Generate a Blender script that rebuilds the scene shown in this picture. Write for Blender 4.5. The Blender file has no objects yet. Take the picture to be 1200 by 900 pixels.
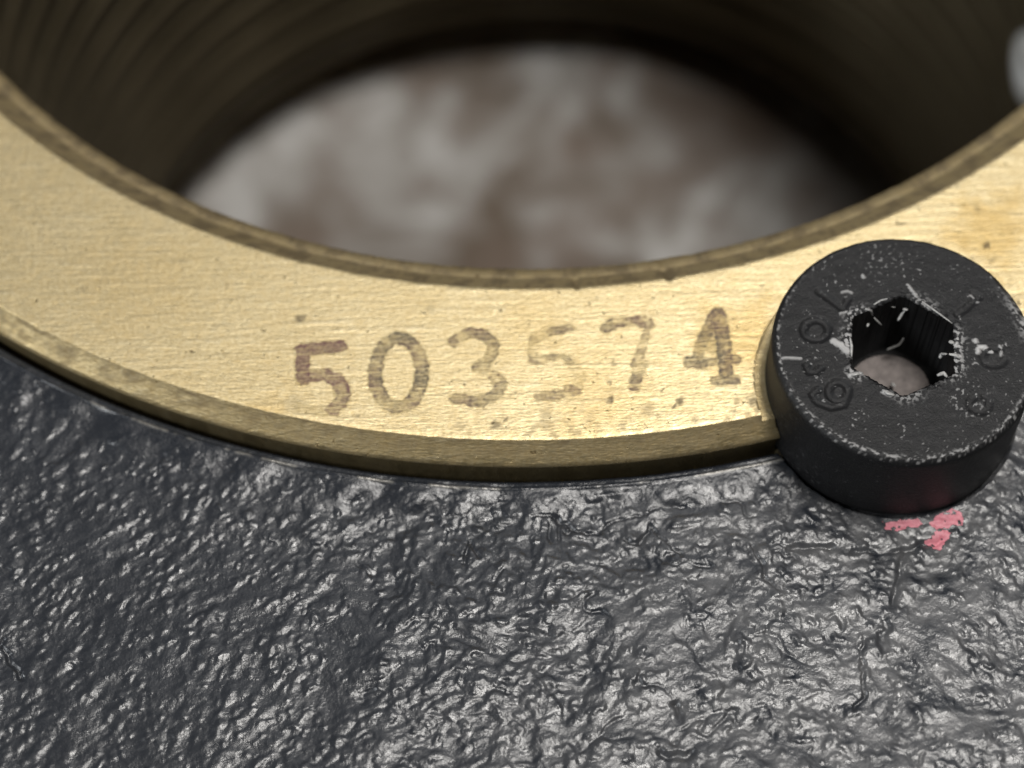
import bpy, bmesh, math
import numpy as np
from mathutils import Matrix

MM = 0.001
scene = bpy.context.scene
col = scene.collection

# ------------------------------------------------------------------ camera
F_PX, PITCH, CAM_D, CAM_H, ROLL = 2402.08, 1.0560, 76.72, 70.28, -0.028      # millimetres, pixels of a 1200 x 900 frame
cp, sp = math.cos(PITCH), math.sin(PITCH)
c_, s_ = math.cos(ROLL), math.sin(ROLL)
CO = np.array([0, -CAM_D, CAM_H])
FW = np.array([0, cp, -sp]); RT0 = np.array([1., 0, 0]); UP0 = np.array([0, sp, cp])
RT = c_ * RT0 + s_ * UP0
UP = -s_ * RT0 + c_ * UP0
cam = bpy.data.cameras.new('camera'); cam_o = bpy.data.objects.new('camera', cam); col.objects.link(cam_o)
M = Matrix(((RT[0], UP[0], -FW[0], CO[0] * MM), (RT[1], UP[1], -FW[1], CO[1] * MM), (RT[2], UP[2], -FW[2], CO[2] * MM), (0, 0, 0, 1)))
cam_o.matrix_world = M
cam.sensor_width = 36; cam.lens = 36 * F_PX / 1200
cam.clip_start = 0.005; cam.clip_end = 10
cam.dof.use_dof = True; cam.dof.focus_distance = 0.0775; cam.dof.aperture_fstop = 36
scene.camera = cam_o

# ------------------------------------------------------------------ world, lamps, exposure
w = bpy.data.worlds.new('World'); scene.world = w; w.use_nodes = True
w.node_tree.nodes['Background'].inputs['Color'].default_value = (0.9, 0.95, 1.0, 1)
w.node_tree.nodes['Background'].inputs['Strength'].default_value = 0.035
def area_lamp(name, loc, target, sx, sy, power, colour):
    l = bpy.data.lights.new(name, 'AREA'); l.shape = 'RECTANGLE'; l.size = sx; l.size_y = sy; l.energy = power; l.color = colour
    o = bpy.data.objects.new(name, l); col.objects.link(o)
    from mathutils import Vector
    o.location = loc; o.rotation_euler = (Vector(target) - Vector(loc)).to_track_quat('-Z', 'Y').to_euler()
    return o
area_lamp('ceiling_lamp', (0.125, -0.01, 0.63), (0, 0, 0), 0.17, 0.14, 3.25, (1.0, 0.965, 0.92))
area_lamp('fill_panel', (0.20, 0.62, 0.95), (0, 0, 0), 0.90, 0.60, 1.3, (0.97, 0.98, 1.0))  # added broad fill so flat paint and brass reflect some grey
area_lamp('window_lamp', (-0.68, -0.26, 0.50), (0, -0.03, 0), 0.30, 0.26, 3.4, (0.95, 0.98, 1.0))
scene.view_settings.view_transform = 'Standard'; scene.view_settings.look = 'None'
scene.view_settings.exposure = 0.0; scene.view_settings.gamma = 1.0
scene.view_settings.use_curve_mapping = False

# ------------------------------------------------------------------ helpers
def unproj(uv, z):
    """where the sight line through a photo point meets the level z (mm)"""
    uv = np.atleast_2d(np.asarray(uv, float))
    d = FW + ((uv[:, 0] - 600) / F_PX)[:, None] * RT - ((uv[:, 1] - 450) / F_PX)[:, None] * UP
    t = (z - CO[2]) / d[:, 2]
    return (CO + d * t[:, None])[:, :2]

_tabs = {}
def perlin(x, y, seed=0):
    if seed not in _tabs:
        r = np.random.RandomState(seed + 11)
        a = r.rand(256) * 2 * np.pi
        _tabs[seed] = (r.permutation(256), np.cos(a), np.sin(a))
    perm, gx, gy = _tabs[seed]
    xi = np.floor(x).astype(np.int64); yi = np.floor(y).astype(np.int64)
    xf = x - xi; yf = y - yi
    u = xf ** 3 * (xf * (xf * 6 - 15) + 10); v = yf ** 3 * (yf * (yf * 6 - 15) + 10)
    def g(i, j, dx, dy):
        h = perm[(perm[(xi + i) & 255] + yi + j) & 255]
        return gx[h] * dx + gy[h] * dy
    a = g(0, 0, xf, yf); b = g(1, 0, xf - 1, yf); c = g(0, 1, xf, yf - 1); d = g(1, 1, xf - 1, yf - 1)
    return (a + u * (b - a) + v * ((c + u * (d - c)) - (a + u * (b - a)))) * 1.5
def fbm(x, y, seed=0, octv=4, gain=0.5):
    s = 0; a = 1
    for i in range(octv):
        s = s + a * perlin(x * 2 ** i + 17.3 * i, y * 2 ** i - 9.1 * i, seed + i); a *= gain
    return s
def sstep(a, b, x):
    t = np.clip((x - a) / (b - a), 0, 1); return t * t * (3 - 2 * t)
def seg_dist(x, y, pts, wts=None):
    """distance to a polyline and the interpolated weight at the nearest point"""
    best = np.full(x.shape, 1e9); wt = np.ones(x.shape)
    for k in range(len(pts) - 1):
        ax, ay = pts[k]; bx, by = pts[k + 1]
        l2 = (bx - ax) ** 2 + (by - ay) ** 2 + 1e-12
        t = np.clip(((x - ax) * (bx - ax) + (y - ay) * (by - ay)) / l2, 0, 1)
        d = np.hypot(x - ax - t * (bx - ax), y - ay - t * (by - ay))
        m = d < best
        best = np.where(m, d, best)
        if wts is not None: wt = np.where(m, wts[k] + t * (wts[k + 1] - wts[k]), wt)
    return best, wt
def mesh_obj(name, verts, faces, mat, parent=None, origin=(0, 0, 0), attrs=None, smooth=False):
    """verts in mm, in place; faces an (n,4) or (n,3) array or a list"""
    me = bpy.data.meshes.new(name)
    v = (np.asarray(verts, float) - np.asarray(origin, float)) * MM
    if isinstance(faces, np.ndarray):
        n, k = faces.shape
        me.vertices.add(len(v)); me.vertices.foreach_set('co', v.astype(np.float32).ravel())
        me.loops.add(n * k); me.loops.foreach_set('vertex_index', faces.astype(np.int32).ravel())
        me.polygons.add(n); me.polygons.foreach_set('loop_start', np.arange(0, n * k, k, dtype=np.int32))
        me.update(calc_edges=True); me.validate()
    else:
        me.from_pydata([tuple(p) for p in v], [], faces)
    for kx, a in (attrs or {}).items():
        at = me.attributes.new(kx, 'FLOAT', 'POINT'); at.data.foreach_set('value', np.asarray(a, np.float32).ravel())
    if smooth: me.polygons.foreach_set('use_smooth', np.ones(len(me.polygons), bool))
    me.materials.append(mat); me.update()
    o = bpy.data.objects.new(name, me); col.objects.link(o)
    if parent: o.parent = parent
    else: o.location = np.asarray(origin) * MM
    return o
def grid_faces(nu, nv, wrap_u=False):
    """quads of a (nu, nv) vertex grid stored row by row (index = i * nv + j)"""
    i = np.arange(nu if wrap_u else nu - 1); j = np.arange(nv - 1)
    I, J = np.meshgrid(i, j, indexing='ij'); I2 = (I + 1) % nu
    return np.stack([I * nv + J, I2 * nv + J, I2 * nv + J + 1, I * nv + J + 1], -1).reshape(-1, 4)
def thing(name, loc, label, cat):
    o = bpy.data.objects.new(name, None); col.objects.link(o)
    o.location = np.asarray(loc, float) * MM; o.empty_display_size = 0.005
    o['label'] = label; o['category'] = cat
    return o

class Nt:
    """a small node-tree writer"""
    def __init__(s, name):
        s.m = bpy.data.materials.new(name); s.m.use_nodes = True
        s.t = s.m.node_tree; s.b = s.t.nodes['Principled BSDF']; s.out = s.t.nodes['Material Output']
    def n(s, kind, **kw):
        nd = s.t.nodes.new(kind)
        for k, v in kw.items(): setattr(nd, k, v)
        return nd
    def put(s, sock, v):
        if hasattr(v, 'is_linked') or isinstance(v, bpy.types.NodeSocket): s.t.links.new(v, sock)
        else: sock.default_value = v
    def math(s, op, a, b=0.0, c=0.0, clamp=False):
        nd = s.n('ShaderNodeMath', operation=op, use_clamp=clamp)
        for i, v in enumerate((a, b, c)): s.put(nd.inputs[i], v)
        return nd.outputs[0]
    def coord(s, scale=(1000, 1000, 1000)):
        tc = s.n('ShaderNodeTexCoord'); mp = s.n('ShaderNodeMapping'); mp.inputs['Scale'].default_value = scale
        s.t.links.new(tc.outputs['Object'], mp.inputs['Vector']); return mp.outputs[0]
    def noise(s, vec, scale, detail=4, rough=0.5, dist=0.0):
        nd = s.n('ShaderNodeTexNoise'); nd.inputs['Scale'].default_value = scale; nd.inputs['Detail'].default_value = detail
        nd.inputs['Roughness'].default_value = rough; nd.inputs['Distortion'].default_value = dist
        s.put(nd.inputs['Vector'], vec); return nd.outputs['Fac']
    def ramp(s, fac, stops):
        nd = s.n('ShaderNodeValToRGB'); s.put(nd.inputs[0], fac); e = nd.color_ramp.elements
        while len(e) < len(stops): e.new(0.5)
        for i, (p, c) in enumerate(stops):
            e[i].position = p; e[i].color = (c, c, c, 1) if isinstance(c, (int, float)) else (*c, 1)
        return nd.outputs[0]
    def mix(s, fac, a, b):
        nd = s.n('ShaderNodeMix', data_type='RGBA'); s.put(nd.inputs[0], fac)
        for k, v in ((6, a), (7, b)):
            s.put(nd.inputs[k], (*v, 1) if isinstance(v, tuple) and len(v) == 3 else v)
        return nd.outputs[2]
    def attr(s, name):
        return s.n('ShaderNodeAttribute', attribute_name=name).outputs['Fac']
    def bump(s, h, strength, dist, normal=None):
        nd = s.n('ShaderNodeBump'); nd.inputs['Strength'].default_value = strength; nd.inputs['Distance'].default_value = dist
        s.put(nd.inputs['Height'], h)
        if normal is not None: s.put(nd.inputs['Normal'], normal)
        return nd.outputs[0]
    def set(s, **kw):
        for k, v in kw.items():
            k = {'base': 'Base Color', 'rough': 'Roughness', 'metal': 'Metallic', 'normal': 'Normal', 'spec': 'Specular IOR Level',
                 'alpha': 'Alpha', 'coat': 'Coat Weight', 'coat_rough': 'Coat Roughness', 'aniso': 'Anisotropic'}[k]
            s.put(s.b.inputs[k], (*v, 1) if isinstance(v, tuple) and len(v) == 3 else v)
        return s.m
    def polar(s, kr, ka):
        """turning coordinates round the object's axis: (radius * kr, angle * ka)"""
        tc = s.n('ShaderNodeTexCoord'); sx = s.n('ShaderNodeSeparateXYZ'); s.t.links.new(tc.outputs['Object'], sx.inputs[0])
        x = s.math('MULTIPLY', sx.outputs[0], 1000.0); y = s.math('MULTIPLY', sx.outputs[1], 1000.0)
        r = s.math('SQRT', s.math('ADD', s.math('MULTIPLY', x, x), s.math('MULTIPLY', y, y)))
        a = s.math('ARCTAN2', y, x)
        cb = s.n('ShaderNodeCombineXYZ'); s.put(cb.inputs[0], s.math('MULTIPLY', r, kr)); s.put(cb.inputs[1], s.math('MULTIPLY', a, ka))
        s.put(cb.inputs[2], s.math('MULTIPLY', sx.outputs[2], 1000.0 * kr))
        return cb.outputs[0]

# ------------------------------------------------------------------ materials
def brass_material():
    t = Nt('turned_brass')
    v = t.coord()
    stain = t.attr('stain'); gold = t.attr('gold')
    lines = t.noise(t.polar(15.0, 130.0), 1.0, 2, 0.5)
    fine = t.noise(v, 9.0, 4, 0.65)
    cloud = t.noise(v, 0.35, 4, 0.6)
    mot = t.noise(v, 2.2, 5, 0.65)
    # diagonal handling scratches
    rot = t.n('ShaderNodeMapping'); rot.inputs['Rotation'].default_value = (0, 0, math.radians(-32)); rot.inputs['Scale'].default_value = (420, 5200, 1000)
    tc = t.n('ShaderNodeTexCoord'); t.t.links.new(tc.outputs['Object'], rot.inputs['Vector'])
    scr = t.noise(rot.outputs[0], 1.0, 3, 0.6, 0.3)
    base = t.mix(t.ramp(cloud, [(0.3, 0.0), (0.7, 1.0)]), (0.72, 0.585, 0.32), (0.79, 0.66, 0.39))
    base = t.mix(t.ramp(mot, [(0.42, 0.0), (0.70, 0.40)]), base, (0.62, 0.47, 0.23))
    base = t.mix(t.ramp(scr, [(0.58, 0.0), (0.72, 0.40)]), base, (0.88, 0.79, 0.55))
    base = t.mix(t.ramp(lines, [(0.30, 0.35), (0.5, 0.0)]), base, (0.52, 0.38, 0.17))
    grain = t.noise(v, 8.0, 3, 0.7)
    base = t.mix(t.ramp(grain, [(0.36, 0.0), (0.66, 1.0)]), t.mix(0.30, base, (0.45, 0.32, 0.14)), t.mix(0.22, base, (0.95, 0.86, 0.62)))
    pits = t.ramp(t.noise(v, 3.3, 3, 0.6), [(0.275, 0.75), (0.32, 0.0)])
    base = t.mix(pits, base, (0.14, 0.10, 0.05))
    base = t.mix(gold, base, (0.52, 0.33, 0.08))
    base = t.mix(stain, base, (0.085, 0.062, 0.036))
    h = t.math('ADD', t.math('MULTIPLY', lines, 0.7), t.math('MULTIPLY', scr, 0.8))
    h = t.math('ADD', h, t.math('MULTIPLY', fine, 0.22))
    h = t.math('SUBTRACT', h, t.math('MULTIPLY', pits, 0.8))
    nrm = t.bump(h, 0.55, 0.00005)
    rgh = t.math('ADD', t.ramp(mot, [(0.3, 0.42), (0.7, 0.54)]), t.math('MULTIPLY', stain, 0.25))
    return t.set(base=base, metal=t.math('SUBTRACT', 0.97, t.math('MULTIPLY', stain, 0.6)), rough=rgh, normal=nrm)
def bore_material():
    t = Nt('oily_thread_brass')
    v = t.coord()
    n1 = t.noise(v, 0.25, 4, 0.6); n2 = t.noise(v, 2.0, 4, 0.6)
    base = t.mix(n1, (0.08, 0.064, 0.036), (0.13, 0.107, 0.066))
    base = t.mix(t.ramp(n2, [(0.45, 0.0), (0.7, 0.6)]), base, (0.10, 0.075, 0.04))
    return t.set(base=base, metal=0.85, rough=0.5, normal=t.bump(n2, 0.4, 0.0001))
def ink_material():
    t = Nt('etched_number_ink')
    v = t.coord()
    hue = t.attr('hue')
    n = t.noise(v, 6.0, 4, 0.65)
    base = t.mix(hue, (0.098, 0.092, 0.076), (0.185, 0.085, 0.095))
    base = t.mix(t.ramp(n, [(0.4, 0.0), (0.75, 0.4)]), base, (0.22, 0.185, 0.125))
    base = t.mix(t.ramp(t.attr('ink'), [(0.18, 1.0), (0.55, 0.0)]), base, (0.40, 0.31, 0.11))
    lines = t.noise(t.polar(13.0, 22.0), 1.0, 3, 0.6)
    a = t.math('MULTIPLY', t.attr('ink'), t.ramp(n, [(0.25, 1.0), (0.8, 0.80)]))
    return t.set(base=base, metal=0.55, rough=0.55, alpha=a, normal=t.bump(lines, 0.5, 0.00005))
def paint_material():
    t = Nt('wrinkled_black_paint')
    v = t.coord()
    bare = t.attr('bare'); greying = t.attr('greying')
    n = t.noise(v, 0.5, 4, 0.6); f = t.noise(v, 8.0, 3, 0.6); g = t.noise(v, 3.0, 3, 0.6)
    base = t.mix(n, (0.012, 0.0142, 0.019), (0.020, 0.0235, 0.030))
    base = t.mix(greying, base, (0.10, 0.10, 0.102))
    base = t.mix(bare, base, (0.42, 0.40, 0.36))
    rgh = t.ramp(g, [(0.35, 0.22), (0.7, 0.37)])
    nrm = t.bump(f, 0.47, 0.00004)
    return t.set(base=base, rough=rgh, spec=0.62, normal=nrm, metal=t.math('MULTIPLY', bare, 0.9))
def screw_material(name='black_oxide_steel'):
    t = Nt(name)
    v = t.coord()
    bare = t.attr('bare')
    n = t.noise(v, 1.2, 4, 0.6); f = t.noise(v, 11.0, 4, 0.65); sp_ = t.noise(v, 5.5, 3, 0.55)
    base = t.mix(n, (0.007, 0.007, 0.0075), (0.017, 0.017, 0.018))
    base = t.mix(t.ramp(sp_, [(0.62, 0.0), (0.72, 0.30)]), base, (0.16, 0.16, 0.16))
    base = t.mix(bare, base, (0.46, 0.455, 0.45))
    return t.set(base=base, rough=t.ramp(f, [(0.3, 0.42), (0.7, 0.6)]), metal=t.math('MULTIPLY', bare, 0.2), spec=0.32,
                 normal=t.bump(f, 0.5, 0.00006))
def plain(name, base, rough, metal=0.0, nscale=4.0, var=0.6, bump=0.3, spec=0.5):
    t = Nt(name); v = t.coord()
    n = t.noise(v, nscale, 5, 0.65)
    b = t.mix(t.ramp(n, [(0.3, 0.0), (0.7, 1.0)]), tuple(x * var for x in base), base)
    return t.set(base=b, rough=rough, metal=metal, spec=spec, normal=t.bump(n, bump, 0.0001))
def cloth_material():
    t = Nt('mottled_cloth'); v = t.coord()
    n1 = t.noise(v, 0.085, 5, 0.55, 0.6); n2 = t.noise(v, 0.16, 4, 0.55, 0.4); n3 = t.noise(v, 1.4, 3, 0.6)
    b = t.mix(t.ramp(n1, [(0.40, 0.0), (0.58, 1.0)]), (0.165, 0.130, 0.100), (0.53, 0.52, 0.50))
    b = t.mix(t.ramp(n2, [(0.46, 0.0), (0.62, 0.75)]), b, (0.20, 0.155, 0.125))
    return t.set(base=b, rough=0.9, spec=0.2, normal=t.bump(n3, 0.5, 0.0006))

BRASS = brass_material(); BORE = bore_material(); INK = ink_material(); PAINT = paint_material(); SCREW = screw_material()
PINK = plain('pink_paint', (0.66, 0.235, 0.28), 0.5, nscale=3.0, var=0.8)
FLOOR = plain('dusty_socket_floor', (0.27, 0.235, 0.22), 0.75, nscale=2.2, var=0.45)
WALLM = plain('socket_black', (0.008, 0.008, 0.0085), 0.55, nscale=3.0, spec=0.3)
SWARF = plain('bright_swarf', (0.56, 0.555, 0.54), 0.55, 0.25, nscale=6.0, var=0.45)
SPOT_PALE = plain('spot_pale', (0.86, 0.86, 0.83), 0.45, 0.1, nscale=1.0, var=0.8)  # brightness of the bore-wall spot is put into this colour
CLOTH = cloth_material()

# ------------------------------------------------------------------ measures (mm, ring top at z = 0)
X0 = 1.573                                   # axis of the nut
AX, AY = X0 + 0.216, 0.586                   # axis of the bore
R_BORE, Z_BORE, R_IN = 31.39, -1.28, 33.15
R_OUT, R_FLANGE, Z_FLANGE = 39.47, 40.24, -0.80
R_LIP, Z_HOUSE = 40.36, -2.0
Z_END = -61.4                                # bottom end of the bore
Z_CLOTH = -66.0
HX, HY, HZ, HR = 15.074, -37.146, 2.40, 5.06 # screw head
Z_HEAD_BOTTOM = -2.32

# ------------------------------------------------------------------ cloth under everything
n = 161
g = np.linspace(-170, 170, n)
X, Y = np.meshgrid(g, g, indexing='ij')
Z = Z_CLOTH + 0.9 * fbm(X / 22, Y / 22, 71, 3) - 1.0
mesh_obj('cloth', np.stack([X, Y, np.minimum(Z, Z_CLOTH)], -1).reshape(-1, 3), grid_faces(n, n)[:, ::-1], CLOTH, attrs={}, smooth=True)
o = bpy.data.objects['cloth']; o['kind'] = 'structure'; o['label'] = 'blurred white and brown mottled cloth seen through the bore'

# ------------------------------------------------------------------ housing: wrinkled black paint on a casting
def theta_rows(lo, hi, step, coarse):
    a = np.arange(lo, hi, step); rest = np.linspace(hi, lo + 360, int((lo + 360 - hi) / coarse) + 1)
    return np.radians(np.concatenate([a, rest[:-1]]))
def housing_height(x, y):
    """relief of the paint; returns height, dust"""
    r = np.hypot(x - X0, y)
    wx = x + 0.14 * perlin(x / 1.1, y / 1.1, 1) + 0.9 * perlin(x / 4.0, y / 4.0, 2)
    wy = y + 0.14 * perlin(x / 1.1 + 40, y / 1.1, 3) + 0.9 * perlin(x / 4.0 + 9, y / 4.0, 4)
    def lean(deg, ln, wd, seed):
        a = math.radians(deg); u = wx * math.cos(a) + wy * math.sin(a); v = -wx * math.sin(a) + wy * math.cos(a)
        return perlin(u / ln, v / wd, seed)
    zone = x + 2.5 * perlin(x / 9, y / 9, 5)
    wl = sstep(-3, -10, zone); wr = sstep(9, 15, zone + 0.35 * (-(y) - 44)); wm = np.clip(1 - wl - wr, 0, 1)
    def blend(ln, wd, seed):
        return wl * lean(38, ln, wd, seed) + wm * lean(8, ln * 0.8, wd, seed + 1) + wr * lean(-38, ln, wd * 0.9, seed + 2)
    low = fbm(x / 7, y / 7, 20, 2)
    b3 = blend(0.42, 0.24, 42)
    lumps = 0.035 * perlin(wx / 1.5, wy / 1.2, 30) + 0.022 * blend(0.9, 0.55, 36) + 0.010 * b3
    # ledges of flowed paint
    t = (fbm(wx / 2.9, wy / 2.3, 60, 4, 0.5) + 0.3 * low) * 1.7
    k = np.floor(t); fr = t - k
    terr = (k + sstep(0.62, 0.99, fr)) / 1.7
    h = 0.10 * low + lumps + (0.02 + 0.05 * wm + 0.02 * wr) * terr
    # drying cracks
    m = perlin(wx / 2.9 + 5, wy / 2.3, 66) + 0.30 * perlin(wx / 0.7, wy / 0.7, 67)
    mk = sstep(0.22, 0.45, perlin(x / 1.6 + 3, y / 1.6, 68) + 0.10 * wm - 0.05 * wr - 0.25 * wl)
    h = h - 0.06 * mk * np.exp(-(m / 0.03) ** 2)
    # scratches and the long cracks under the screw
    for pts, wd, dp in CRACKS:
        d, _ = seg_dist(x + 0.16 * fbm(x / 0.6, y / 0.6, 69, 2), y + 0.16 * fbm(x / 0.6 + 7, y / 0.6, 70, 2), pts)
        h = h - 0.85 * dp * np.exp(-(d / (0.8 * wd)) ** 2) * sstep(-0.7, 0.0, perlin(x / 0.9, y / 0.9, 73)) * 1.15
    # the paint runs out smooth towards the turned lip
    e = sstep(40.5, 42.3, r + 0.6 * perlin(x / 1.5, y / 1.5, 72))
    h = h * (0.25 + 0.75 * e) + 0.24 * (1 - e)
    greying = np.clip(0.10 + 0.8 * sstep(-4, 16, x + 0.6 * (-44 - y)) * (0.55 + 0.9 * fbm(x / 1.2, y / 1.2, 75, 3)), 0, 1) * e  # patchy paler grey, stronger towards the lower right
    return h, greying
CR = lambda pts: [tuple(p) for p in unproj(pts, Z_HOUSE)]
CRACKS = [
    (CR([(925, 646), (960, 640), (1000, 644), (1030, 648), (1075, 640), (1105, 632)]), 0.13, 0.16),
    (CR([(1062, 648), (1050, 690), (1038, 730), (1034, 760)]), 0.16, 0.10),
    (CR([(882, 640), (895, 668), (905, 690), (916, 694)]), 0.07, 0.12),
    (CR([(1010, 752), (1011, 790), (1016, 812), (1000, 832)]), 0.06, 0.12),
    (CR([(790, 822), (797, 846), (792, 868)]), 0.14, 0.22),
    (CR([(772, 880), (790, 888), (808, 884)]), 0.18, 0.16),
    (CR([(0, 752), (12, 775), (25, 795)]), 0.12, 0.16),
    (CR([(625, 606), (650, 604), (668, 618), (700, 626), (722, 610), (770, 598), (800, 592)]), 0.06, 0.12),
    (CR([(735, 632), (752, 636), (760, 612), (778, 634), (800, 650)]), 0.07, 0.14),
    (CR([(540, 660), (552, 632), (565, 655)]), 0.06, 0.12),
]
th = theta_rows(-136, -46, 0.075, 1.2)
rr = np.concatenate([[R_LIP, R_LIP + 0.01, R_LIP + 0.05], np.arange(R_LIP + 0.10, R_LIP + 0.7, 0.03), np.arange(R_LIP + 0.7, 58.5, 0.062), np.linspace(58.6, 64, 24), np.linspace(65, 78, 12), [78.6, 79]])
T, R = np.meshgrid(th, rr, indexing='ij')
X = X0 + R * np.cos(T); Y = R * np.sin(T)
Hh, GREYING = housing_height(X, Y)
Z = Z_HOUSE + Hh
# rounded lumps of thick paint, leaning as the brush and the run of the paint left them
def lump_field(seed):
    rng = np.random.RandomState(seed)
    nz = np.zeros(X.shape)
    D0, DS = -136.0, 0.075
    dth = math.radians(DS)
    wxx = X + 0.10 * fbm(X / 0.30, Y / 0.30, 140, 2); wyy = Y + 0.10 * fbm(X / 0.30 + 6, Y / 0.30, 143, 2)
    for count, l0, l1, k0, k1, h0, h1 in ((1500, 0.55, 1.35, 0.36, 0.62, 0.030, 0.075), (7500, 0.22, 0.60, 0.42, 0.80, 0.022, 0.060), (9000, 0.12, 0.26, 0.55, 0.95, 0.012, 0.030)):
        td = rng.uniform(-135, -47, count); rd = np.sqrt(rng.uniform(40.9 ** 2, 57.5 ** 2, count))
        cxs = X0 + rd * np.cos(np.radians(td)); cys = rd * np.sin(np.radians(td))
        dens = fbm(cxs / 2.4, cys / 2.4, 150, 3)
        u = rng.rand(count)
        for q in range(count):
            if u[q] > 0.66 + 0.80 * dens[q] + (0.15 if cxs[q] > 6 else 0): continue
            cx, cy = cxs[q], cys[q]
            ang = 38 if cx < -7 else (6 if cx < 9 else -36)
            if -7 <= cx < -2: ang = 38 + (cx + 7) / 5 * -32
            if 6 <= cx < 14: ang = 6 - (cx - 6) / 8 * 42
            ang = math.radians(ang + rng.normal(0, 22))
            L = rng.uniform(l0, l1) / 2 * (0.82 if cx > 6 else 1.0); Wd = L * rng.uniform(k0, k1); hh = rng.uniform(h0, h1)
            i0 = int((td[q] - D0) / DS); j0 = int(np.searchsorted(rr, rd[q])); wi = int(L * 1.5 / (rd[q] * dth)) + 2; wj = int(L * 1.5 / 0.06) + 2
            a0, a1, b0, b1_ = max(i0 - wi, 0), i0 + wi, max(j0 - wj, 3), j0 + wj
            dx = wxx[a0:a1, b0:b1_] - cx; dy = wyy[a0:a1, b0:b1_] - cy
            uu = (dx * math.cos(ang) + dy * math.sin(ang)) / L; vv = (-dx * math.sin(ang) + dy * math.cos(ang)) / Wd
            dome = hh * np.clip(1 - (uu * uu + vv * vv), 0, None) ** 1.25
            nz[a0:a1, b0:b1_] = np.maximum(nz[a0:a1, b0:b1_], dome) + 0.25 * np.minimum(nz[a0:a1, b0:b1_], dome)
    return nz
LUMP = lump_field(5)
edge_fade = sstep(40.6, 42.0, R + 0.5 * perlin(X / 1.5, Y / 1.5, 72))
Z = Z + 0.9 * LUMP * (0.25 + 0.75 * edge_fade)
lipdrop = np.clip((R_LIP + 0.16 - R) / 0.16, 0, 1)
Z = Z - 0.14 * lipdrop ** 2
Z[:, 0] = -12.0                                                 # the turned wall behind the gap
Z = np.where(R > 78.5, Z - 1.0 * (R - 78.5) ** 2, Z)
ds = np.hypot(X - HX, Y - HY)
Z = np.where(ds < HR + 0.05, np.minimum(Z, Z_HEAD_BOTTOM - 0.02), Z)       # pocket for the screw head
lipn = perlin(np.degrees(T) / 2.2, T * 0 + 3.3, 80) + 0.55 * perlin(np.degrees(T) / 0.5, R * 4, 81)
BARE = 0.55 * np.exp(-((R - (R_LIP + 0.36)) / 0.05) ** 2) * sstep(0.02, 0.42, lipn + 0.12)
Z = Z + 0.03 * np.exp(-((R - (R_LIP + 0.36)) / 0.06) ** 2)
housing = thing('cast_housing', (X0, 0, Z_CLOTH), 'black cast housing with wrinkled glossy paint around the brass ring', 'housing')
OH = (X0, 0, Z_CLOTH)
nt, nr = T.shape; HZ_GRID = Z.copy()
V = np.stack([X, Y, Z], -1)
skirt = V[:, -1].copy(); skirt[:, 2] = Z_CLOTH
Vall = np.concatenate([V.reshape(-1, 3), skirt])
fs = grid_faces(nt, nr, True)[:, ::-1]
i = np.arange(nt); i2 = (i + 1) % nt
sk = np.stack([i * nr + nr - 1, nt * nr + i, nt * nr + i2, i2 * nr + nr - 1], -1)
mesh_obj('painted_casting', Vall, np.concatenate([fs, sk]), PAINT, housing, OH,
         {'bare': np.concatenate([BARE.ravel(), np.zeros(nt)]), 'greying': np.concatenate([GREYING.ravel(), np.zeros(nt)])}, smooth=True)
# the dark inside of the housing below the flange
a = np.radians(np.arange(0, 360, 1.5)); prof = [(R_LIP + 0.02, -2.6), (R_LIP + 0.02, Z_CLOTH + 0.3)]
Vb = np.array([[(X0 + r * math.cos(t), r * math.sin(t), z) for r, z in prof] for t in a]).reshape(-1, 3)
mesh_obj('bore_wall', Vb, grid_faces(len(a), 2, True), WALLM, housing, OH)
# pink paint left on the casting by the screw
def pink(poly_px, label, seed):
    P = np.array(unproj(poly_px, Z_HOUSE)); lo = P.min(0) - 0.3; hi = P.max(0) + 0.3
    gx = np.arange(lo[0], hi[0], 0.03); gy = np.arange(lo[1], hi[1], 0.03)
    GX, GY = np.meshgrid(gx, gy, indexing='ij')
    qx = GX + 0.09 * fbm(GX / 0.35, GY / 0.35, seed, 2); qy = GY + 0.09 * fbm(GX / 0.35 + 8, GY / 0.35, seed + 1, 2)
    ins = np.zeros(GX.shape, bool); m = len(P)
    for k in range(m):
        (x1, y1), (x2, y2) = P[k], P[(k + 1) % m]
        cross = ((y1 > qy) != (y2 > qy)) & (qx < (x2 - x1) * (qy - y1) / (y2 - y1 + 1e-12) + x1)
        ins ^= cross
    gi = np.clip(((np.degrees(np.arctan2(GY, GX - X0)) + 136) / 0.075), 0, 1195); gr = np.hypot(GX - X0, GY); gj = np.clip(np.interp(gr, rr, np.arange(len(rr))), 3, len(rr) - 4)
    i_, j_ = gi.astype(int), gj.astype(int); fi, fj = gi - i_, gj - j_
    hh = (HZ_GRID[i_, j_] * (1 - fi) + HZ_GRID[i_ + 1, j_] * fi) * (1 - fj) + (HZ_GRID[i_, j_ + 1] * (1 - fi) + HZ_GRID[i_ + 1, j_ + 1] * fi) * fj - Z_HOUSE
    d = np.hypot(GX - HX, GY - HY)
    zz = Z_HOUSE + hh + 0.025 + 0.02 * fbm(GX / 0.2, GY / 0.2, seed + 3, 2)
    ins &= d > HR + 0.06
    ins &= fbm(GX / 0.28, GY / 0.28, seed + 5, 3) < 0.72
    f = grid_faces(*GX.shape); keep = ins.ravel()[f].all(1); f = f[keep]
    used, inv = np.unique(f, return_inverse=True)
    o = mesh_obj('paint_patch', np.stack([GX, GY, zz], -1).reshape(-1, 3)[used], inv.reshape(f.shape), PINK, housing, OH, smooth=True)
    o['label'] = label
pink([(1034, 613), (1052, 609), (1078, 608), (1086, 614), (1070, 619), (1050, 621), (1038, 621)], 'thin strip of pink paint under the screw head', 301)
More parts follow.
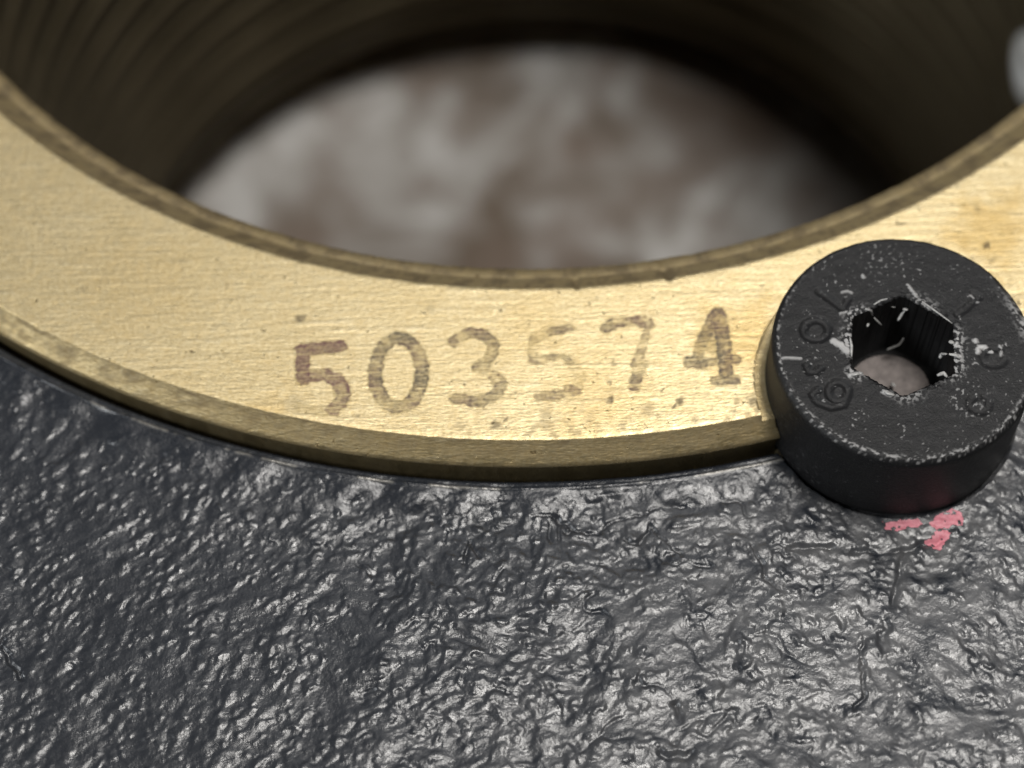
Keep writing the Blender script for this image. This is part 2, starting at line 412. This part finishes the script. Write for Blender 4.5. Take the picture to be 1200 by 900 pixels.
pink([(1088, 613), (1100, 602), (1118, 596), (1128, 604), (1127, 616), (1112, 618), (1096, 620)], 'pink paint smear beside the screw head', 305)
pink([(1082, 632), (1096, 624), (1108, 620), (1116, 623), (1110, 634), (1103, 644), (1096, 643)], 'bright pink paint chip below the screw head', 309)

# ------------------------------------------------------------------ the brass nut
nut = thing('brass_nut', (X0, 0, Z_END), 'brass threaded nut with a wide flat rim marked 503574', 'nut')
ON = (X0, 0, Z_END)
th = theta_rows(-142, -38, 0.14, 1.0)
prof = []                                                         # radius, z, weight of the bore axis
for r, z in ((R_BORE, Z_BORE), (R_BORE + 0.30, -1.13), (R_BORE + 0.62, -0.98), (R_BORE + 0.66, -0.985), (32.14, -0.91), (32.45, -0.64), (32.8, -0.33)): prof.append((r, z, 1))
prof.append(0)
prof[-1] = (R_IN - 0.03, -0.03, 1)
tops = np.concatenate([[0.0], np.linspace(0.006, 0.992, 62), [1.0]])
segs = []
for s in tops: prof.append(('top', s))
prof += [(R_OUT + 0.012, -0.016, 0), (R_OUT + 0.035, -0.040, 0)]
for k in range(1, 8):
    s = k / 7; prof.append((R_OUT + (R_FLANGE - R_OUT) * s, -0.02 + (Z_FLANGE + 0.02) * s, 0))
prof += [(R_FLANGE - 0.01, Z_FLANGE - 0.10, 0), (R_FLANGE - 0.10, Z_FLANGE - 0.28, 0), (R_FLANGE - 0.22, Z_FLANGE - 0.42, 0), (R_FLANGE - 0.24, -14.0, 0), (R_FLANGE - 0.6, Z_END + 0.6, 0), (R_FLANGE - 1.2, Z_END, 0), (33.6, Z_END, 1), (32.9, Z_END + 0.8, 1), (32.9, -2.4, 1), (R_BORE + 0.25, -2.2, 1), (R_BORE + 0.02, -1.55, 1)]
npf = len(prof)
V = np.zeros((len(th), npf, 3)); STAIN = np.zeros((len(th), npf)); GOLD = np.zeros((len(th), npf))
deg = np.degrees(th)
jag = 0.020 * perlin(deg / 0.55, deg * 0 + 1, 101) + 0.012 * perlin(deg / 0.2, deg * 0 + 2, 102)
jag2 = 0.018 * perlin(deg / 0.5, deg * 0 + 5, 103) + 0.02 * perlin(deg / 2.5, deg * 0 + 6, 104)
# nicks on the inner edge
def nick(px, z=0.0):
    p = unproj([px], z)[0]; return math.degrees(math.atan2(p[1], p[0] - X0)) % 360
for px, wd, dp in (((670, 340), 0.22, 0.16), ((777, 331), 0.30, 0.14), ((352, 309), 0.15, 0.06)):
    d = (deg % 360) - nick(px); jag2 = jag2 + dp * np.exp(-(d / wd) ** 2)
for j, p in enumerate(prof):
    if p[0] == 'top':
        s = p[1]
        xi = AX + (R_IN + jag2) * np.cos(th); yi = AY + (R_IN + jag2) * np.sin(th)
        xo = X0 + (R_OUT + jag) * np.cos(th); yo = (R_OUT + jag) * np.sin(th)
        V[:, j, 0] = xi + (xo - xi) * s; V[:, j, 1] = yi + (yo - yi) * s; V[:, j, 2] = -0.014 if s in (0.0, 1.0) else 0
    else:
        r, z, wt = p; jj = jag2 if (wt and z > -1.2) else (jag if (not wt and z > -0.3) else 0 * jag)
        V[:, j, 0] = X0 + (AX - X0) * wt + (r + jj) * np.cos(th); V[:, j, 1] = AY * wt + (r + jj) * np.sin(th); V[:, j, 2] = z
# bore edge slightly ragged
V[:, 0, 2] += 0.05 * perlin(deg / 0.4, deg * 0 + 8, 105) + 0.04 * perlin(deg / 1.6, deg * 0 + 8, 106)
PX, PY = V[..., 0], V[..., 1]
SPOTS = [((349, 374), 0.20, 0.9), ((356, 372), 0.12, 0.7), ((602, 462), 0.12, 0.55), ((560, 474), 0.22, 0.45), ((595, 490), 0.14, 0.7), ((580, 497), 0.22, 0.6), ((640, 484), 0.3, 0.28),
         ((715, 468), 0.17, 0.85), ((796, 470), 0.22, 0.75), ((792, 478), 0.14, 0.8), ((833, 478), 0.12, 0.6), ((715, 450), 0.10, 0.6), ((720, 425), 0.12, 0.4), ((860, 480), 0.12, 0.5),
         ((1157, 288), 0.17, 0.8), ((1163, 303), 0.10, 0.4), ((883, 470), 0.26, 0.55), ((890, 478), 0.18, 0.6), ((265, 335), 0.12, 0.6), ((98, 338), 0.09, 0.6), ((12, 235), 0.10, 0.5), ((505, 362), 0.25, 0.2), ((420, 487), 0.10, 0.6),
         ((345, 474), 0.45, 0.22), ((700, 348), 0.12, 0.3), ((1145, 245), 0.16, 0.4), ((1120, 215), 0.2, 0.3), ((640, 497), 0.35, 0.25), ((690, 492), 0.3, 0.2), ((760, 480), 0.35, 0.25), ((540, 500), 0.3, 0.25), ((290, 420), 0.10, 0.35), ((170, 340), 0.10, 0.3)]
wnx = PX + 0.16 * fbm(PX / 0.3, PY / 0.3, 110, 2); wny = PY + 0.16 * fbm(PX / 0.3 + 4, PY / 0.3, 112, 2)
top = np.array([p[0] == 'top' for p in prof])
for px, r, a in SPOTS:
    q = unproj([px], 0)[0]; d = np.hypot(wnx - q[0], wny - q[1])
    STAIN = np.maximum(STAIN, a * sstep(r * 1.2, r * 0.35, d))
STAIN = np.maximum(STAIN, 0.30 * sstep(0.28, 0.6, fbm(PX / 0.5, PY / 0.5, 115, 3)) * sstep(R_OUT - 2.6, R_OUT - 0.2, np.hypot(PX - X0, PY)) * sstep(-6, 2, PX))
for px, r, a in (((872, 392), 2.6, 0.45), ((1165, 270), 2.8, 0.5), ((620, 380), 2.0, 0.18), ((700, 470), 3.0, 0.22), ((330, 480), 1.2, 0.3), ((160, 330), 4.0, 0.12)):
    q = unproj([px], 0)[0]; d = np.hypot(PX - q[0], PY - q[1]); GOLD = np.maximum(GOLD, a * sstep(r, r * 0.2, d + 0.9 * fbm(PX / 1.2, PY / 1.2, 118, 3)))
ch = np.array([(not p[0] == 'top') for p in prof])
# darker tone on the bevels, with dark streaks along them
bevel_tone = 0.02 + 0.34 * sstep(-0.3, 0.5, perlin(deg[:, None] / 1.5, np.arange(npf)[None, :] * 0.45, 120) + 0.5 * perlin(deg[:, None] / 0.35, np.arange(npf)[None, :] * 0.9, 121))
bevel_tone = bevel_tone + np.where(np.arange(npf)[None, :] < 9, 0.46, 0.0)  # inner bevel darker all over
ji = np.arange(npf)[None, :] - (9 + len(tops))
bevel_tone = bevel_tone + np.where((ji >= 0) & (ji < 12), 0.42 * np.clip(1 - np.abs(ji - 1.0) / 4.5, 0, 1) * (0.6 + 0.5 * perlin(deg[:, None] / 0.8, ji * 0.5, 124)), 0)  # outer bevel darker near its upper edge, unevenly
STAIN = np.where(ch[None, :], np.clip(bevel_tone, 0, 1), STAIN)
body = mesh_obj('ring_body', V.reshape(-1, 3), grid_faces(len(th), npf, True)[:, ::-1], BRASS, nut, ON, {'stain': STAIN, 'gold': np.where(ch[None, :], 0.18, GOLD)})
# close the profile loop
bm = bmesh.new(); bm.from_mesh(body.data); bm.verts.ensure_lookup_table()
N = len(th)
for k in range(N):
    k2 = (k + 1) % N
    bm.faces.new((bm.verts[k * npf + npf - 1], bm.verts[k * npf], bm.verts[k2 * npf], bm.verts[k2 * npf + npf - 1]))
bmesh.ops.recalc_face_normals(bm, faces=bm.faces)
bm.to_mesh(body.data); bm.free()
# pocket and shallow spot-face for the screw head, cut into the rim
def lathe_solid(prof, cx, cy, n):
    a = np.linspace(0, 2 * np.pi, n, endpoint=False); vs = []; fs = []
    for t in a:
        for r, z in prof: vs.append((cx + r * math.cos(t), cy + r * math.sin(t), z))
    m = len(prof)
    for i in range(n):
        for j in range(m - 1): fs.append((i * m + j, ((i + 1) % n) * m + j, ((i + 1) % n) * m + j + 1, i * m + j + 1))
    fs.append(tuple(i * m for i in range(n))[::-1]); fs.append(tuple(i * m + m - 1 for i in range(n)))
    return vs, fs
for prf, cx, cy in (([(HR + 0.02, Z_HEAD_BOTTOM), (HR + 0.02, 1.37)], HX, HY), ([(HR + 0.31, -0.213), (HR + 0.33, 1.41)], HX - 0.17, HY - 0.22)):
    vs, fs = lathe_solid(prf, cx, cy, 120)
    cutter = mesh_obj('cutter', vs, fs, BRASS, None, (0, 0, 0), {'stain': np.full(len(vs), 0.30), 'gold': np.full(len(vs), 0.5)})
    bm = bmesh.new(); bm.from_mesh(cutter.data); bmesh.ops.recalc_face_normals(bm, faces=bm.faces); bm.to_mesh(cutter.data); bm.free()
    md = body.modifiers.new('pocket', 'BOOLEAN'); md.operation = 'DIFFERENCE'; md.object = cutter; md.solver = 'EXACT'
    bpy.context.view_layer.update()
    cut = bpy.data.meshes.new_from_object(body.evaluated_get(bpy.context.evaluated_depsgraph_get()))
    body.modifiers.clear()
    if len(cut.polygons) > 1000: body.data = cut
    bpy.data.objects.remove(cutter)

# internal thread: a helical ridge profile
pitch = 3.4
tz = np.arange(-2.3, Z_END, -0.2); ta = np.radians(np.arange(0, 360, 1.0))
T, Zt = np.meshgrid(ta, tz, indexing='ij')
ph = ((Zt / pitch + T / (2 * np.pi)) % 1.0)
ridge = sstep(0.12, 0.30, ph) * sstep(0.88, 0.70, ph)
rad = R_BORE + 0.05 + 1.15 * (1 - ridge)
rad = rad + 0.5 * sstep(Z_END + 2.2, Z_END, Zt)
Vt = np.stack([AX + rad * np.cos(T), AY + rad * np.sin(T), Zt], -1).reshape(-1, 3)
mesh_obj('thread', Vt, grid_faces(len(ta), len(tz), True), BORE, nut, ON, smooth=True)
# pale disc added to give the bright spot on the right bore wall
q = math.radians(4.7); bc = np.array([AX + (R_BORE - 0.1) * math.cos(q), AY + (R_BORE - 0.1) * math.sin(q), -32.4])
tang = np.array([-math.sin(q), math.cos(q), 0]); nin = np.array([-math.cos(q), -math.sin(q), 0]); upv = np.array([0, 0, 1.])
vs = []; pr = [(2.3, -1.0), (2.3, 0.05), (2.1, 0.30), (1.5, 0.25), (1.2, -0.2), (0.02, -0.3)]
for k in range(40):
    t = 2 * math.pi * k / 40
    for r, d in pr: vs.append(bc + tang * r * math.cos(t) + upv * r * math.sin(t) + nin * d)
mesh_obj('bright_spot', np.array(vs), grid_faces(40, len(pr), True), SPOT_PALE, nut, ON, smooth=True)['label'] = 'added pale disc for the blurred bright spot on the bore wall'

# the number 503574: worn dark ink on the rim
def digit(strokes, label, hue, seed, wear):
    P = [(unproj([(x, y) for x, y, *_ in st], 0.0), [k for *_, k in st], wd) for st, wd in strokes]
    allp = np.concatenate([p for p, _, _ in P]); lo = allp.min(0) - 0.5; hi = allp.max(0) + 0.5
    gx = np.arange(lo[0], hi[0], 0.035); gy = np.arange(lo[1], hi[1], 0.035)
    GX, GY = np.meshgrid(gx, gy, indexing='ij')
    qx = GX + 0.075 * fbm(GX / 0.30, GY / 0.22, seed, 3); qy = GY + 0.06 * fbm(GX / 0.30 + 5, GY / 0.22, seed + 1, 3)
    ink = np.zeros(GX.shape)
    for p, k, wd in P:
        d, wt = seg_dist(qx, qy, [tuple(a) for a in p], k)
        hw = (wd + 4.4) / 29.5 / 2
        core = sstep(hw + 0.05, hw - 0.085, d)
        edge = 0.76 + 0.24 * np.exp(-((d - hw * 0.75) / 0.06) ** 2)       # ink dries darker at its edge
        ink = np.maximum(ink, core * edge * np.where(wt < 0.6, np.minimum(wt * 1.45, 0.65), wt))
    nz = fbm(GX / 0.8, GY / 0.55, seed + 2, 4)
    ink = ink * (1 - 1.25 * wear * sstep(0.0, 0.6, nz))
    ink = ink * (1 - 0.38 * sstep(0.0, 0.7, fbm(GX / 1.6, GY / 0.10, seed + 6, 2))) * (0.86 + 0.28 * fbm(GX / 0.16, GY / 0.16, seed + 8, 2))
    r_ = np.hypot(GX - X0, GY)
    ink = np.where((r_ > R_OUT - 0.06), 0, ink)
    f = grid_faces(*GX.shape); keep = (ink.ravel()[f].max(1) > 0.02); f = f[keep]
    used, inv = np.unique(f, return_inverse=True)
    vv = np.stack([GX, GY, np.full(GX.shape, 0.006)], -1).reshape(-1, 3)[used]
    hv = np.clip(hue + 0.5 * fbm(GX / 1.4, GY / 1.4, seed + 4, 2), 0, 1).ravel()[used]
    o = mesh_obj('digit', vv, inv.reshape(f.shape), INK, nut, ON, {'ink': np.clip(ink.ravel()[used], 0, 1), 'hue': hv})
    o['label'] = label
W = 14.2
digit([([(398.7, 406, .9), (376, 408.5, .9), (354, 410.4, .92), (355, 430, .95), (355.6, 444, .85)], W), ([(355.6, 444, .85), (364, 441, .75), (382, 438.6, .8), (396.5, 446.5, .92), (403, 459.5, .88), (399, 472, .72), (389.5, 480, .45)], W),
       ([(389.5, 480, .3), (372, 483, .2), (352, 477, .12)], 10)], 'purplish digit 5, first of the number', 1.0, 400, 0.2)
el = []
for k in range(33):
    t = math.radians(-95 + k * 360 / 32); x = 467 + 27.5 * math.cos(t) - 1.5 * math.sin(t); y = 437 + 40.5 * math.sin(t) + 1.0 * math.cos(t)
    el.append((x, y, 0.86 if k < 14 else (0.62 if k < 20 else 0.8)))
digit([(el, W)], 'grey digit 0', 0.35, 410, 0.35)
digit([([(532, 400, .7), (541, 394, .8), (552, 390, .85), (566, 391.5, .85), (578, 402, .8), (577, 415, .6), (569, 425, .4), (559, 431, .35)], 11.5), ([(556, 432, .8), (567, 435, .75), (578, 440, .5)], 6), ([(578, 440, .35), (588, 449, .7), (583, 461, .7), (568, 468.5, .75), (552, 469, .8), (534, 467.5, .65)], 11.5),
       ([(553, 471, .9), (566, 473, .9)], 9)], 'grey digit 3, worn in the middle', 0.35, 420, 0.45)
digit([([(669, 383.5, .85), (646, 388.5, .75)], 8.5), ([(644, 389, .3), (627, 395, .35), (623.5, 412, .22), (626, 422, .6)], 9), ([(624, 420, .55), (629, 424, .6), (642.5, 419.5, .42), (660, 417.5, .6), (669, 425, .4)], 6), ([(669, 425, .2), (680, 440, .12), (677, 454, .2)], 10), ([(675, 459, .7), (655, 463, .72), (632, 465, .6)], 9.5), ([(672, 455, .5), (664, 456, .4)], 7)],
      'mostly rubbed-out digit 5, fourth of the number', 0.4, 430, 0.5)
digit([([(710, 384.5, .75), (720, 377.5, .9), (747, 376.5, .85), (759, 378.5, .7)], 12), ([(760, 380, .55), (757, 394, .4), (750, 414, .55), (744, 428, .45)], 8), ([(752, 425, .3), (746, 440, .8), (743.5, 452, .85)], 13)],
      'grey digit 7 with a faded stem', 0.45, 440, 0.45)
digit([([(839, 368, .9), (830, 386, .9), (821, 405, .75)], 12), ([(842, 368, .9), (846, 388, .92), (849, 410, .95), (851, 436, .9)], 15), ([(836, 384, .85), (842, 404, .45), (834, 408, .3)], 13), ([(821, 405, .7), (818, 418, .7)], 10), ([(820, 425, .8), (846, 422, .55)], 8), ([(809, 424, .85), (822, 426, .85)], 14), ([(850, 420, .9), (863, 421.5, .8)], 11), ([(838, 446, .75), (863, 445, .85)], 9)],
      'dark filled digit 4, last of the number', 0.25, 450, 0.25)

# ------------------------------------------------------------------ the socket head cap screw
screw = thing('cap_screw', (HX, HY, Z_HEAD_BOTTOM), 'black socket head cap screw straddling the brass rim and housing', 'screw')
OS = (HX, HY, Z_HEAD_BOTTOM)
HEXC = np.array([HX - 0.05, HY + 0.05]); HEXR = 2.24; HEXROT = math.radians(24.0)
na = 600
A = np.linspace(0, 2 * np.pi, na, endpoint=False)
k = (A - HEXROT) % (math.pi / 3) - math.pi / 6
hexr = HEXR * math.cos(math.pi / 6) / np.cos(k)
hexr = np.minimum(hexr, HEXR * 0.985)
hexr = hexr + 0.05 * perlin(A * 12, A * 0, 201) + 0.035 * perlin(A * 36, A * 0, 202)
nrad = 120
S = np.linspace(0, 1, nrad)
R_FACE = HR - 0.20
rimn = 0.03 * perlin(A * 9, A * 0 + 3, 205) + 0.015 * perlin(A * 30, A * 0 + 3, 206)
angd = np.degrees(A)
chip = np.exp(-((angd - 22) / 14) ** 2) * 0.14 + np.exp(-((angd - 31) / 2.0) ** 2) * 0.05
ix = HEXC[0] + hexr * np.cos(A); iy = HEXC[1] + hexr * np.sin(A)
ox = HX + (R_FACE + rimn - chip) * np.cos(A); oy = HY + (R_FACE + rimn - chip) * np.sin(A)
TX = ix[:, None] + (ox - ix)[:, None] * S; TY = iy[:, None] + (oy - iy)[:, None] * S
TZ = np.full(TX.shape, HZ) + 0.012 * fbm(TX / 0.5, TY / 0.5, 210, 3)
# stamped marks
G = lambda pts: [tuple(p) for p in unproj(pts, HZ)]
def ring_px(cx, cy, rx, ry, a0=0, a1=360, n=24):
    return [(cx + rx * math.cos(math.radians(a0 + (a1 - a0) * i / n)), cy + ry * math.sin(math.radians(a0 + (a1 - a0) * i / n))) for i in range(n + 1)]
STAMPS = [G([(960, 341.5), (974, 351), (988, 361.5), (993, 351)]), G(ring_px(956, 386.5, 14.5, 11.5)), G([(945.5, 428), (948, 435), (956, 435.5), (961, 431.5)]),
          G(ring_px(982.5, 458.5, 11.5, 11.0)), G([(993.5, 462), (989, 474), (974, 477), (958, 471), (952.5, 462), (958, 456.5)]),
          G([(1122, 368), (1134, 359), (1147, 348), (1141, 344)]), G(ring_px(1165, 418, 13, 10, 20, 300)), G(ring_px(1148, 473, 11, 9.5, -60, 230))]
dep = np.zeros(TX.shape); burr = np.zeros(TX.shape)
for q, st in enumerate(STAMPS):
    d, _ = seg_dist(TX, TY, st)
    sh = 1.0 if q < 5 else 0.7
    dep = np.maximum(dep, 0.085 * sh * sstep(0.23, 0.02, d)); burr = np.maximum(burr, 0.004 * np.exp(-((d - 0.25) / 0.06) ** 2))
TZ = TZ - dep + burr * (dep < 0.02)
# edge break at the hex and burrs thrown up round it
dh = (np.hypot(TX - HEXC[0], TY - HEXC[1]) - hexr[:, None])
TZ = TZ - 0.07 * np.exp(-(dh / 0.05) ** 2) + 0.07 * sstep(0.45, 0.05, dh) * np.clip(fbm(TX / 0.22, TY / 0.22, 215, 3), 0, 1)
# scuffs, plus a painted right-rim highlight: bare metal and white dust
nf = fbm(TX / 0.16, TY / 0.16, 220, 3); nl = fbm(TX / 1.1, TY / 1.1, 224, 3)
bare = 0.5 * sstep(0.80, 1.1, nf + 0.5 * nl)
sx, sy = unproj([(1140, 480)], HZ)[0]
side = lambda px, r: sstep(r, r * 0.25, np.hypot(TX - unproj([px], HZ)[0][0], TY - unproj([px], HZ)[0][1]))
hexmask = np.maximum.reduce([side((1000, 398), 1.1), side((1006, 372), 0.9), side((1115, 425), 1.2), side((1122, 400), 0.9), side((1140, 470), 1.0) * 0.8, side((1065, 462), 0.9) * 0.6, side((1000, 440), 0.6), side((1085, 350), 0.9) * 0.7])
bare = np.maximum(bare, 0.95 * sstep(0.10, 0.42, nf + 0.1) * np.maximum(sstep(0.75, 0.0, dh) * hexmask, 0) )
bare = np.maximum(bare, 0.6 * sstep(0.34, 0.6, nf + 0.25 * nl) * side((1134, 466), 1.1))
bare = np.maximum(bare, 0.4 * sstep(0.40, 0.7, nf) * side((1030, 300), 1.2))
rimd = R_FACE - np.hypot(TX - HX, TY - HY)
low = sstep(0.2, 0.7, np.sin(A + math.radians(180)) )[:, None]      # towards the viewer the rim is rubbed bright
bare = np.maximum(bare, low * 0.65 * sstep(0.22, 0.02, rimd) * sstep(-0.05, 0.45, nf + 0.2 * nl))
lft = np.exp(-((angd - 190) / 40) ** 2)[:, None]
bare = np.maximum(bare, lft * 0.6 * sstep(0.14, 0.02, rimd) * sstep(-0.1, 0.4, nf))
bare = np.maximum(bare, (np.exp(-((angd - 14) / 12) ** 2))[:, None] * 0.75 * sstep(0.55, 0.1, rimd) * sstep(-0.25, 0.35, nf + 0.4 * nl))  # chipped right rim, with its bright highlight painted into the colour
for pts, wd, a in ((G([(1146, 413), (1147, 407), (1154, 407), (1161, 411)]), 0.10, 1.0), (G([(1172, 406), (1173, 416)]), 0.06, 0.8), (G([(1143, 398), (1144, 400)]), 0.09, 0.9), (G([(917, 420), (924, 419), (930, 419), (938, 420)]), 0.05, 0.7),
                   (G([(987, 343), (993, 342), (998, 344)]), 0.05, 0.7), (G([(1011, 322), (1012, 324)]), 0.07, 0.8), (G([(984, 368), (991, 365)]), 0.05, 0.7), (G([(1064, 334), (1070, 342), (1074, 348)]), 0.06, 0.8), (G([(1138, 346), (1146, 354)]), 0.035, 0.7), (G([(977, 400), (985, 404), (993, 412)]), 0.13, 0.9), (G([(1113, 405), (1120, 403)]), 0.10, 0.95), (G([(1114, 416), (1126, 418)]), 0.09, 0.95), (G([(996, 441), (1003, 438), (1010, 437)]), 0.09, 0.9), (G([(1036, 459), (1043, 462)]), 0.10, 0.8)):
    d, _ = seg_dist(TX + 0.05 * nf, TY - 0.05 * nl, pts); bare = np.maximum(bare, a * sstep(wd + 0.04, wd - 0.03, d)); TZ = TZ + 0.05 * sstep(wd + 0.02, wd - 0.05, d)
bare = bare * (dep < 0.05)
# rim bevel and side
side_prof = [(0.05, -0.03), (0.12, -0.09), (0.17, -0.17), (0.195, -0.27), (0.20, -0.5), (0.20, -1.6), (0.20, -2.8), (0.20, -4.2), (0.12, -4.5), (-0.05, Z_HEAD_BOTTOM - HZ)]
SV = []; SB = []
for q, (dr, dz) in enumerate(side_prof):
    f = max(0, 1 - q / 4)
    r = R_FACE + dr + (rimn - chip) * f
    SV.append(np.stack([HX + r * np.cos(A), HY + r * np.sin(A), HZ + dz + 0 * A], -1))
    SB.append(0.5 * sstep(0.1, 0.5, perlin(A * 25, A * 0 + q, 230)) * low[:, 0] * (1 if q < 2 else 0) + 0.9 * np.exp(-((angd - 12) / 12) ** 2) * (1 if q < 4 else 0) * sstep(-0.2, 0.3, perlin(A * 16, A * 0 + q, 231)))  # rubbed front edge; the right-hand highlight is painted on too
V = np.concatenate([np.stack([TX, TY, TZ], -1), np.stack(SV, 1)], 1)
BARE = np.concatenate([bare, np.stack(SB, 1)], 1)
mesh_obj('head', V.reshape(-1, 3), grid_faces(na, V.shape[1], True)[:, ::-1], SCREW, screw, OS, {'bare': BARE}, smooth=True)
# hexagon socket
depth = 3.5
vs = []
for z, kx in ((HZ - 0.03, 1.0), (HZ - 0.25, 0.985), (HZ - depth, 0.97)):
    vs.append(np.stack([HEXC[0] + hexr * kx * np.cos(A), HEXC[1] + hexr * kx * np.sin(A), np.full(na, z)], -1))
for r in (1.70, 1.66):
    vs.append(np.stack([HEXC[0] + r * np.cos(A), HEXC[1] + r * np.sin(A), np.full(na, HZ - depth - (0.03 if r > 1.69 else 0.08))], -1))
V = np.stack(vs, 1)
sock = mesh_obj('socket', V.reshape(-1, 3), grid_faces(na, 5, True), WALLM, screw, OS)
rf = np.linspace(1.66, 0.01, 14)
V = np.stack([np.stack([HEXC[0] + r * np.cos(A), HEXC[1] + r * np.sin(A), HZ - depth - 0.08 - 0.30 * (1 - (r / 1.66) ** 1.5) + 0.03 * fbm((HEXC[0] + r * np.cos(A)) / 0.5, (HEXC[1] + r * np.sin(A)) / 0.5, 240, 3)], -1) for r in rf], 1)
fl = mesh_obj('socket_floor', V.reshape(-1, 3), grid_faces(na, len(rf), True), FLOOR, sock, OS, smooth=True)
fl.parent = sock; fl['label'] = 'dusty grey pink floor of the hexagon socket'
# curls of metal torn up by the key
def curl(pts, r):
    """thin flat curl through px points at given heights"""
    P = np.array([[*unproj([(x, y)], z)[0], z] for x, y, z in pts])
    tt = np.linspace(0, len(P) - 1, 9); P = np.stack([np.interp(tt, np.arange(len(P)), P[:, c]) for c in range(3)], -1)
    vs = []
    for i in range(len(P)):
        d = P[min(i + 1, len(P) - 1)] - P[max(i - 1, 0)]; d /= np.linalg.norm(d) + 1e-9
        u = np.cross(d, [0.2, 0.3, 1]); u /= np.linalg.norm(u) + 1e-9; v = np.cross(u, d)
        rr_ = r * (0.45 + 0.55 * math.sin(math.pi * (i + 0.6) / (len(P) + 0.2)))
        for j in range(6):
            t = j * math.pi / 3; vs.append(P[i] + u * rr_ * math.cos(t) + v * rr_ * 0.55 * math.sin(t))
    f = []
    for i in range(len(P) - 1):
        for j in range(6): f.append((i * 6 + j, i * 6 + (j + 1) % 6, (i + 1) * 6 + (j + 1) % 6, (i + 1) * 6 + j))
    f.append(tuple(range(6))[::-1]); f.append(tuple(range((len(P) - 1) * 6, len(P) * 6)))
    mesh_obj('burr', np.array(vs), f, SWARF, sock, OS, smooth=True)
t0 = HZ
for pts, r in (([(1014, 362, t0), (1020, 363, t0 - .1), (1022, 369, t0 - .5)], .10), ([(1032, 357, t0 - .1), (1027, 364, t0 - .5), (1022, 370, t0 - .7)], .07), ([(1024, 372, t0 - .7), (1029, 377, t0 - .9), (1033, 381, t0 - 1.1)], .06), ([(1042, 358, t0 - .5), (1049, 360, t0 - .6)], .06),
               ([(1052, 376, t0 - 1.0), (1057, 368, t0 - .8), (1061, 363, t0 - .6)], .07), ([(1064, 363, t0 - .6), (1058, 362, t0 - .6)], .09), ([(1039, 410, t0 - 2.9), (1046, 407, t0 - 2.8), (1054, 404, t0 - 2.6), (1059, 396, t0 - 2.3)], .06), ([(1101, 420, t0 - 0.5), (1104, 415, t0 - .4), (1109, 415, t0 - .2)], .10),
               ([(1016, 383, t0 - .6), (1018, 379, t0 - .6)], .06), ([(1040, 350, t0 + .02), (1032, 352, t0), (1024, 357, t0)], .05), ([(1076, 350, t0 + .02), (1090, 360, t0 + .01), (1104, 370, t0 + .02), (1116, 379, t0)], .045), ([(996, 395, t0 + .03), (998, 405, t0 + .03), (998, 418, t0)], .06), ([(1045, 452, t0 - 3.6), (1048, 450, t0 - 3.6)], .13), ([(1112, 400, t0 + .03), (1118, 402, t0 + .05)], .11), ([(1112, 415, t0 + .03), (1120, 416, t0 + .06), (1126, 420, t0 + .03)], .09), ([(1098, 440, t0), (1106, 437, t0 + .05), (1110, 442, t0 + .02)], .10), ([(997, 440, t0 + .03), (1004, 438, t0 + .06), (1011, 437, t0)], .09), ([(1034, 457, t0), (1041, 461, t0 + .05), (1048, 463, t0)], .10)):
    curl(pts, r)
